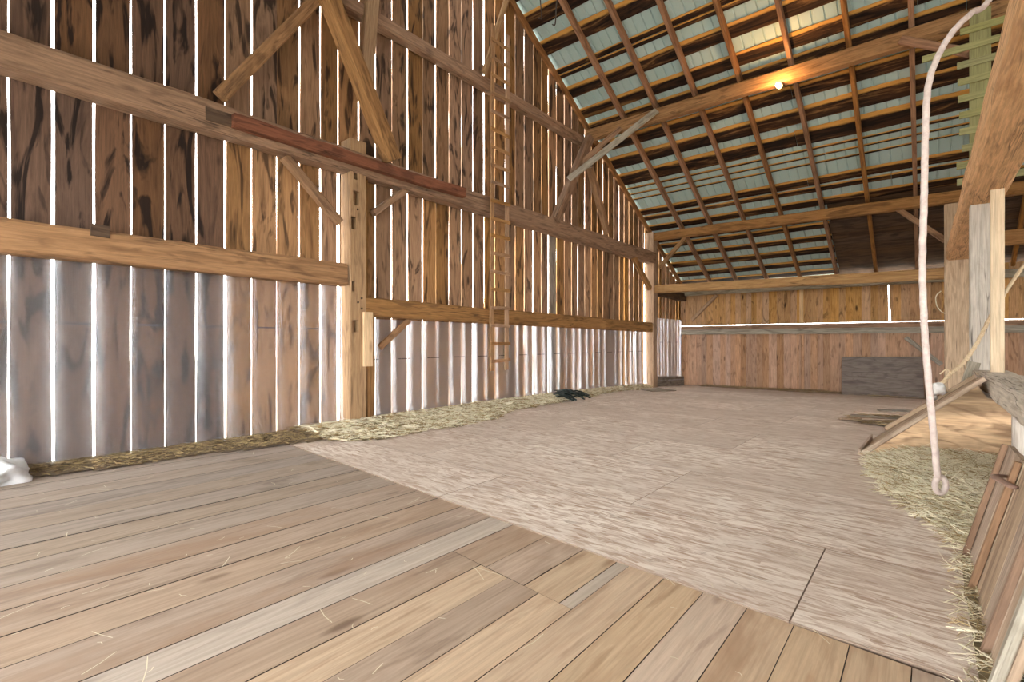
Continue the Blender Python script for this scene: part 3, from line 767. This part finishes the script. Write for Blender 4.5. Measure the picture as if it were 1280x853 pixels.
# ------------------------------------------------------------------ ladder
LX = -6.06
ld = root('wooden_ladder', 'tall homemade wooden ladder nailed up the gable wall', 'ladder', (LX, 6.8, 0.68))
l0, l1 = oX(615, 462, LX), oX(617, 30, LX); r0, r1 = oX(634.5, 460, LX), oX(635, 24, LX)
zs0, zs1 = 0.68, 7.0
timber('side_rail', (LX, 6.60, zs0), (LX, 6.64, zs1), 0.04, 0.085, M['ladder'], ld, (0, 1, 0), jit=0.004)
timber('side_rail', (LX, 7.02, zs0), (LX, 7.05, zs1), 0.04, 0.085, M['ladder'], ld, (0, 1, 0), jit=0.004)
z = 0.86; k = 0
while z < 6.95:
    timber('rung', (LX + 0.03, 6.56, z + (rnd.random() - 0.5) * 0.03), (LX + 0.03, 7.09, z + (rnd.random() - 0.5) * 0.03), 0.022, 0.06, M['ladder'], ld, jit=0.002)
    z += 0.325

# ------------------------------------------------------------------ bare bulb on the purlin beam
bp = oY(973, 105, 10.12)
lb = root('bare_bulb', 'lit bare bulb in a socket on the upper purlin beam', 'light bulb', (bp.x, 10.215, bp.z))
lathe('socket', [(0, 0.055), (0.012, 0.055), (0.02, 0.04), (0.05, 0.03), (0.06, 0.026)], (bp.x, 10.215, bp.z), (0, -1, -0.25), M['porcelain'], lb)
bd = Vector((0, -1, -0.25)).normalized()
lathe('bulb', [(0.05, 0.015), (0.08, 0.022), (0.11, 0.036), (0.14, 0.042), (0.165, 0.036), (0.182, 0.018), (0.187, 0.004)], (bp.x, 10.215, bp.z), bd, M['bulb'], lb)

# ------------------------------------------------------------------ slatted chute beside the swing beam
sl_ = root('slatted_rack', 'olive-cast board with crosswise slats standing on the swing beam', 'rack', (0.58, 9.8, 3.24))
box('upright', (0.47, 9.80, 3.245), (0.70, 9.83, 6.02), M['slat'], sl_, 'Z')
box('upright', (1.55, 9.80, 3.0), (1.78, 9.83, 6.02), M['slat'], sl_, 'Z')
zz = 3.56
for k in range(10):
    x0 = 0.33 + rnd.random() * 0.06
    if k == 8: x0 = -0.06
    dz = (rnd.random() - 0.5) * 0.03
    timber('slat', (x0, 9.785, zz - 0.005), (1.9, 9.785, zz + dz), 0.024, 0.10, M['slat'], sl_, jit=0.003)
    zz += 0.245

# ------------------------------------------------------------------ ropes
hr = root('hay_rope', 'thick pinkish dusty rope draped over the swing beam', 'rope', (0.1, 3.0, 0.6))
rp = []
for px, py, t_ in ((1238, -2, 2.44), (1215, 16, 2.38), (1190, 41, 2.33), (1170, 76, 2.28), (1160, 110, 2.25), (1157, 160, 2.22), (1155, 250, 2.2), (1153, 330, 2.2), (1155, 400, 2.2), (1160, 470, 2.2), (1168, 555, 2.2), (1172, 598, 2.2)):
    rp.append(Vector((0, 0, CH)) + ray(px, py) * t_)
top = [Vector((0.60, 3.42, 3.262)), Vector((0.44, 3.38, 3.265))]
rp = [Vector((0.775, 3.45, 2.9)), Vector((0.765, 3.44, 3.2))] + top + rp
tube('strand', rp, 0.0132, M['rope'], hr, 12, 3, 0.07, 0.09, 10)
e = rp[-1]
rt = ray(1172, 605); ri = Vector((CS, SN, 0))
ring = []
for k in range(17):
    t = 2 * math.pi * k / 16
    ring.append(e + Vector((0, 0, -0.030)) + ri * (0.012 + 0.024 * math.cos(t + 1.9)) + Vector((0, 0, 1)) * 0.036 * math.sin(t + 1.9))
tube('eye', ring, 0.0125, M['rope'], hr, 10, 0, n=3)

tr_ = root('thin_rope', 'twisted pale rope tied by the sloped ramp board', 'rope', tuple(oY(1172, 487, 7.3)))
kp = oY(1174, 484, 7.25)
pts = [oY(1300, 315, 9.6), oY(1280, 332, 9.0), oY(1243, 388, 8.25), oY(1222, 428, 8.15), oY(1205, 453, 7.9), oY(1190, 466, 7.5), kp]
tube('strand', pts, 0.019, M['rope_thin'], tr_, 12, 3, 0.22, 0.10, 26)
def blob(name, c, r, mat, parent, seed, sq=(1, 1, 1), nu=18, nv=12, amp=0.35):
    vs, fs = [], []
    for i in range(nv + 1):
        ph = math.pi * i / nv
        for j in range(nu):
            t = 2 * math.pi * j / nu
            d = Vector((math.sin(ph) * math.cos(t), math.sin(ph) * math.sin(t), math.cos(ph)))
            k = r * (1 + amp * mnoise.noise(d * 1.8 + Vector((seed, 0, 0))) + amp * 0.4 * mnoise.noise(d * 5 + Vector((0, seed, 0))))
            vs.append(Vector(c) + Vector((d.x * sq[0], d.y * sq[1], d.z * sq[2])) * k)
    for i in range(nv):
        for j in range(nu):
            k = (j + 1) % nu; fs.append((i * nu + j, (i + 1) * nu + j, (i + 1) * nu + k, i * nu + k))
    return world_mesh(name, vs, fs, mat, parent, Matrix.Translation(Vector(c)), True)
blob('knot', kp + Vector((-0.02, 0, -0.02)), 0.075, M['tie_cloth'], tr_, 3, (1.1, 0.9, 0.9))
blob('knot', oY(1165, 494, 7.3), 0.06, M['tie_cloth'], tr_, 9, (0.7, 0.7, 1.2))
tube('frayed_end', [oY(1190, 466, 7.5), oY(1183, 462, 7.4), oY(1175, 468, 7.35)], 0.007, M['rope_thin'], tr_, 6)

# ------------------------------------------------------------------ sloped hatch cover (plywood sides, sloping cap boards)
rb = root('hatch_ramp', 'triangular plywood hatch box with sloping grey cap board by the half wall', 'hatch', (0, 6.3, 0))
def prism(name, poly, y0, y1, mat, parent, grain=(1, 0, 0)):
    m = len(poly); vs = [(x, y0, z) for x, z in poly] + [(x, y1, z) for x, z in poly]
    fs = [tuple(range(m)), tuple(range(2 * m - 1, m - 1, -1))] + [(j, m + j, m + (j + 1) % m, (j + 1) % m) for j in range(m)]
    return world_mesh(name, vs, fs, mat, parent, basis((poly[0][0], y0, poly[0][1]), grain))
prism('side_panel', [(-0.50, 0.0), (0.60, 0.0), (0.60, 0.66), (0.425, 0.68), (0.36, 0.80), (-0.50, 0.015)], 6.30, 6.32, M['ramp_ply'], rb)
prism('side_panel', [(-0.35, 0.0), (0.60, 0.0), (0.60, 0.66), (0.425, 0.68), (0.36, 0.76), (-0.35, 0.17)], 7.40, 7.42, M['plywood'], rb)
timber('cap_board', (-0.53, 6.36, 0.025), (0.41, 6.36, 0.862), 0.15, 0.04, M['cap'], rb, hint=(-0.65, 0, 0.75), cham=0.1, jit=0.003)
timber('cap_board', (-0.38, 7.40, 0.17), (0.41, 7.40, 0.83), 0.12, 0.04, M['cap'], rb, hint=(-0.65, 0, 0.75), cham=0.1, jit=0.003)
timber('toe_board', (-0.545, 6.31, 0.04), (-0.52, 7.46, 0.04), 0.025, 0.06, M['cap'], rb, jit=0.002)
timber('slope_board', (-0.5, 6.9, 0.02), (0.40, 6.9, 0.80), 0.9, 0.02, M['old_panel'], rb, hint=(-0.65, 0, 0.75), cham=0.1, jit=0)

# ------------------------------------------------------------------ leaning panel at the right
lp = root('plank_door', 'dusty plank door with brown battens leaning on the half wall', 'door panel', (0.18, 3.1, 0))
Lb, Lt = Vector((0.185, 0, 0.02)), Vector((0.345, 0, 0.66))
ldir = (Lt - Lb).normalized(); lnr = Vector((-ldir.z, 0, ldir.x))
Llen = (Lt - Lb).length
ye = [3.70, 3.43, 3.15, 2.84, 2.52, 2.22]
for a, b in zip(ye, ye[1:]):
    yc = (a + b) / 2
    o = Vector((0, yc, 0))
    timber('plank', Lb + o, Lb + ldir * (Llen + (rnd.random() - 0.5) * 0.02) + o, abs(a - b) - 0.006, 0.025, M['old_panel'], lp, hint=lnr, cham=0.08, jit=0.002)
for yb_, mk, wd in ((3.67, 'batten', 0.03), (3.18, 'batten', 0.03), (2.55, 'batten', 0.035)):
    o = Vector((0, yb_, 0)) + lnr * 0.0255
    timber('batten', Lb + o + ldir * 0.0, Lb + ldir * (Llen - 0.01) + o, wd, 0.026, M[mk], lp, hint=lnr, cham=0.12, jit=0.004)
o = Vector((0, 2.26, 0)) + lnr * 0.028
timber('edge_board', Lb + o, Lb + ldir * Llen + o, 0.05, 0.03, M['timber_grey'], lp, hint=lnr, cham=0.1, jit=0.006)
hp = Lb + ldir * 0.55 + lnr * 0.025 + Vector((0, 3.22, 0))
arc = [hp + Vector((0, -0.16, 0)) * 0 + lnr * (0.0 + 0.05 * math.sin(math.pi * k / 10)) + Vector((0, 0.10 - 0.24 * k / 10, 0)) for k in range(11)]
tube('strap_handle', arc, 0.022, M['rust'], lp, 10, n=3, flat=0.35)

# ------------------------------------------------------------------ plywood sheet on the far wall
pp = [oY(1053, 446.5, YF - 0.13), oY(1153, 446, YF - 0.13), oY(1155, 500, YF - 0.3), oY(1053, 492, YF - 0.3)]
zb = zf(YF) + 0.01
A = [Vector((pp[0].x, YF - 0.18, pp[0].z)), Vector((pp[1].x, YF - 0.18, pp[1].z)), Vector((pp[1].x + 0.04, YF - 0.34, zb)), Vector((pp[0].x, YF - 0.34, zb))]
nn = (A[1] - A[0]).cross(A[3] - A[0]).normalized()
if nn.y > 0: nn = -nn
vs = A + [v + nn * 0.018 for v in A]
ply = world_mesh('plywood_sheet', vs, [(0, 3, 2, 1), (4, 5, 6, 7), (0, 1, 5, 4), (1, 2, 6, 5), (2, 3, 7, 6), (3, 0, 4, 7)], M['plywood'], None, basis((A[3] + A[2]) / 2, (1, 0, 0)))
tag(ply, 'dark grey plywood sheet leaning against the far wall', 'plywood sheet')

# ------------------------------------------------------------------ things lying on the floor
bpile = root('strap_bundle', 'tangled heap of black straps lying on the hay by the gable wall', 'straps', (-5.76, 8.62, 0.05))
for k in range(18):
    a = rnd.random() * 0.9 - 0.1; L = 0.35 + rnd.random() * 0.4
    c = Vector((-5.76 + (rnd.random() - 0.5) * 0.5, 8.65 + (rnd.random() - 0.5) * 0.65, 0.06 + 0.008 * k))
    dv = Vector((math.cos(a), math.sin(a) * 0.8 - 0.5, 0)).normalized() * L / 2
    mid = c + Vector((0, 0, 0.03 * rnd.random()))
    sd = Vector((-dv.y, dv.x, 0)) * (rnd.random() - 0.5) * 0.4
    tube('strap', [c - dv + Vector((0, 0, -0.02)), c - dv * 0.4 + sd, mid + sd * 0.6, c + dv * 0.5 - sd * 0.4, c + dv + Vector((0, 0, -0.03))], 0.030, M['black_strap'], bpile, 8, n=5, flat=0.5)

q = [oZ(790, 486, -0.12), oZ(815, 490, -0.12), oZ(836, 488, -0.12), oZ(806, 483, -0.12)]
q = [Vector((-6.05, 12.55, 0)), Vector((-5.45, 12.1, 0)), Vector((-5.15, 12.95, 0)), Vector((-5.85, 13.45, 0))]
vs = [Vector((v.x, v.y, zf(v.y) + 0.014)) for v in q] + [Vector((v.x, v.y, zf(v.y) + 0.035)) for v in q]
fb = world_mesh('loose_panel', vs, [(3, 2, 1, 0), (4, 5, 6, 7), (0, 1, 5, 4), (1, 2, 6, 5), (2, 3, 7, 6), (3, 0, 4, 7)], M['grey_board'], None, basis(vs[0], vs[3] - vs[0]))
tag(fb, 'flat grey board lying on the floor before the far post', 'board')

deb = [((-1.05, 9.25), (-0.35, 9.75), 0.11, 'splintered pale board lying in front of the hatch ramp heap'), ((-0.95, 9.6), (-0.15, 9.45), 0.08, 'narrow split board lying crosswise over other splinters'),
       ((-0.75, 8.95), (-0.05, 9.1), 0.10, 'short broken board at the edge of the debris heap'), ((-0.6, 9.9), (0.1, 10.2), 0.12, 'wide broken board at the back of the debris heap'), ((-0.85, 9.15), (-0.30, 9.0), 0.05, 'thin wood splinter lying beside the short broken board')]
for i, (a, b, wd, lab) in enumerate(deb):
    z0 = zf(9.4) + 0.03 + 0.034 * i
    o = timber('broken_board', (a[0], a[1], z0), (b[0], b[1], z0 + 0.03), wd, 0.022, M['grey_board' if i % 2 else 'old_panel'], None, jit=0.012, seg=0.12, taper=0.6)
    tag(o, lab, 'broken board', group='broken boards in the debris heap')

def ragged_bag():
    c = Vector((-5.98, 0.36, 0.10)); vs, fs = [], []
    o = blob('plastic_bag', c, 0.20, M['bag'], None, 21, (0.9, 1.0, 0.55), 28, 18, 0.55)
    tag(o, 'crumpled white plastic bag on the floor by the cloudy sheet', 'plastic bag')
ragged_bag()

# metal hangers under the roof
for a, b, lab in (((674, -20), (677, 22), 'short iron hanger rod under the roof beside the gable'), ((697, -20), (694, 30), 'long hooked iron hanger rod under the roof boards')):
    d1, d2 = ray(*a), ray(*b); t = 8.15
    p, q_ = Vector((0, 0, CH)) + d1 * t, Vector((0, 0, CH)) + d2 * t
    ztop = RA + RB * p.y + 0.16
    o = tube('iron_hanger', [Vector((p.x, p.y, ztop)), p, (p + q_) / 2, q_, q_ + Vector((-0.05, -0.01, 0.01))], 0.010, M['iron'], None, 8, n=3)
    tag(o, lab, 'hanger')

# ------------------------------------------------------------------ hay, dirt and loose straw
def hay_layer(name, label, height, region, count, lens, mats, base_step=0.06, curl=0.6, up=0.35, seed=3, wid=0.006):
    """base mound (grid) + bent ribbons of hay lying over it"""
    r = random.Random(seed)
    x0, x1, y0, y1 = region
    nx, ny = int((x1 - x0) / base_step), int((y1 - y0) / base_step)
    vs, fs, fm = [], [], []
    idx = {}
    for i in range(nx + 1):
        for j in range(ny + 1):
            X, Y = x0 + (x1 - x0) * i / nx, y0 + (y1 - y0) * j / ny
            h = height(X, Y)
            if h is None: continue
            idx[(i, j)] = len(vs)
            vs.append((X, Y, zf(Y) + 0.008 + max(0.0, h * (0.75 + 0.5 * mnoise.noise(Vector((X * 5, Y * 5, seed)))) )))
    for i in range(nx):
        for j in range(ny):
            k = [(i, j), (i + 1, j), (i + 1, j + 1), (i, j + 1)]
            if all(c in idx for c in k): fs.append(tuple(idx[c] for c in k)); fm.append(0)
    n = 0; tries = 0
    while n < count and tries < count * 12:
        tries += 1
        X, Y = x0 + (x1 - x0) * r.random(), y0 + (y1 - y0) * r.random()
        h = height(X, Y)
        if h is None or r.random() > min(1.0, 0.12 + h / 0.05): continue
        n += 1
        L = lens[0] + (lens[1] - lens[0]) * r.random()
        a = r.random() * 2 * math.pi; el = (r.random() - 0.35) * up
        d = Vector((math.cos(a), math.sin(a), el)).normalized()
        s = Vector((-math.sin(a), math.cos(a), 0))
        p = Vector((X, Y, zf(Y) + 0.018 + h * (0.8 + 0.4 * r.random())))
        bend = s * (r.random() - 0.5) * L * curl + Vector((0, 0, 1)) * (r.random() - 0.3) * L * 0.25
        q0, q1, q2 = p - d * L / 2, p + bend * 0.5, p + d * L / 2
        for q in (q0, q1, q2): q.z = max(q.z, zf(q.y) + 0.016)
        wv = (s * math.cos(r.random() * 3) + Vector((0, 0, 1)) * math.sin(r.random() * 3)) * wid * (0.6 + 0.8 * r.random()) / 2
        k = len(vs)
        vs += [q0 - wv, q0 + wv, q1 - wv, q1 + wv, q2 - wv * 0.4, q2 + wv * 0.4]
        fs += [(k, k + 1, k + 3, k + 2), (k + 2, k + 3, k + 5, k + 4)]
        m_ = 1 if r.random() < 0.7 else 2
        fm += [m_, m_]
    c = Vector(((x0 + x1) / 2, (y0 + y1) / 2, 0))
    o = world_mesh(name, vs, fs, None, None, Matrix.Translation(c), False, mats, fm)
    tag(o, label, 'hay', 'stuff'); return o

def lerp_tab(tab, y):
    if y <= tab[0][0]: return tab[0][1]
    for (a, va), (b, vb) in zip(tab, tab[1:]):
        if y <= b: return va + (vb - va) * (y - a) / (b - a)
    return tab[-1][1]
wtab = [(-1, 0.30), (0.6, 0.45), (1.6, 0.6), (2.6, 0.75), (3.4, 1.15), (4.2, 1.45), (5.6, 1.3), (6.8, 1.0), (8.4, 0.75), (9.6, 0.6), (11, 0.45), (12.5, 0.5), (13.6, 0.3)]
def hL(X, Y):
    wd = lerp_tab(wtab, Y) * (1 + 0.25 * mnoise.noise(Vector((Y * 1.3, 2.2, 0))))
    f = (X - XL) / wd
    if f > 1: return None
    hh = 0.09 if Y > 3 else 0.05
    return hh * (1 - f * f) * (0.5 + min(1, f * 4) * 0.5)
hay_mats = [M['hay_base'], M['hay'], M['hay_old']]
hay_layer('hay_drift', 'long drift of loose hay along the foot of the gable wall', hL, (XL + 0.03, -4.75, 3.1, 13.7), 26000, (0.05, 0.18), hay_mats, 0.07, seed=5, wid=0.010)
def hL2(X, Y):
    h = hL(X, Y); return h
hay_layer('chaff_strip', 'narrow strip of dark old chaff under the wide cloudy plastic sheet', hL2, (XL + 0.05, -5.6, -1.5, 3.1), 7000, (0.02, 0.09), [M['chaff'], M['hay_old'], M['chaff']], 0.07, seed=8, wid=0.005)
def hR(X, Y):
    if X > 0.60: return None
    # left edge pulled in towards the plank door
    xl = lerp_tab([(3.6, 0.2), (4.1, 0.1), (4.8, -0.22), (5.4, -0.35), (6.28, -0.46)], Y) + 0.06 * mnoise.noise(Vector((Y * 4, 0, 3)))
    if X < xl: return None
    f = min(1, (X - xl) / 0.4)
    return 0.012 + 0.11 * f * (0.6 + 0.4 * min(1, (Y - 3.6) / 1.0))
hay_layer('hay_pile', 'pale hay heaped on the floor in front of the hatch ramp', hR, (-0.5, 0.60, 3.55, 6.28), 20000, (0.10, 0.30), hay_mats, 0.05, up=0.9, curl=1.2, seed=11, wid=0.0055)
def hD(X, Y):
    xl = 0.15 - 0.05 * (1 + mnoise.noise(Vector((Y * 3, 1, 1))))
    if X < xl or X > 0.62: return None
    return 0.03
hay_layer('hay_fringe', 'thin fringe of straw along the foot of the leaning plank door', hD, (0.03, 0.62, 1.6, 3.6), 2600, (0.05, 0.16), hay_mats, 0.05, up=0.9, seed=13, wid=0.004)
def hF(X, Y):
    f = (YF - Y) / (0.55 + 0.3 * mnoise.noise(Vector((X * 0.9, 0, 5))))
    if f > 1: return None
    return 0.10 * (1 - f) * (0.6 + 0.5 * mnoise.noise(Vector((X * 1.5, Y, 7))))
o = hay_layer('dirt_drift', 'dusty drift of dirt and chaff along the foot of the far wall', hF, (-5.6, 0.2, YF - 0.8, YF - 0.02), 1800, (0.05, 0.2), [M['dirt'], M['hay_old'], M['old_panel']], 0.08, seed=17)
o['category'] = 'dirt'
def hS(X, Y):
    return 0.02 if ((X + 0.45) / 0.55) ** 2 + ((Y - 9.6) / 0.75) ** 2 < 1 else None
o = hay_layer('debris_chaff', 'dusty chaff heap under the broken boards', hS, (-1.1, 0.2, 8.7, 10.5), 1500, (0.05, 0.2), [M['dirt'], M['hay_old'], M['old_panel']], 0.07, seed=19)
r = random.Random(23); vs, fs = [], []
for k in range(420):                                    # straw bits scattered over planks and sheets
    X, Y = -6.0 + 6.1 * r.random(), 0.2 + 11 * r.random() ** 1.4
    z0 = zf(Y) + (0.017 if Y > edgeY(X) else 0.005)
    a = r.random() * 6.28; L = 0.015 + 0.07 * r.random() ** 3; dv = Vector((math.cos(a), math.sin(a), 0)); s = Vector((-dv.y, dv.x, 0)) * 0.0016
    p = Vector((X, Y, z0)); b = len(vs); mid = s * (r.random() - 0.5) * 12
    vs += [p - dv * L - s, p - dv * L + s, p + mid - s, p + mid + s, p + dv * L - s, p + dv * L + s]
    fs += [(b, b + 1, b + 3, b + 2), (b + 2, b + 3, b + 5, b + 4)]
o = world_mesh('loose_straw', vs, fs, M['hay'], None)
tag(o, 'single straws scattered over the floor planks and sheets', 'straw', 'stuff')

# ------------------------------------------------------------------ twine scraps
o = tube('twine_scrap', [(0.50, 4.6, 0.905), (0.56, 4.66, 0.915), (0.60, 4.62, 0.91), (0.66, 4.70, 0.905)], 0.006, M['teal'], None, 6)
tag(o, 'scrap of teal twine lying on the low mow rail', 'twine')
o = tube('twine_loop', [oY(1176, 364, 13.82), oY(1170, 371, 13.7), oY(1171, 382, 13.66), oY(1176, 389, 13.7), oY(1181, 392, 13.84)], 0.010, M['twine'], None, 6)
tag(o, 'loop of pale twine hanging from the tie beam end', 'twine')
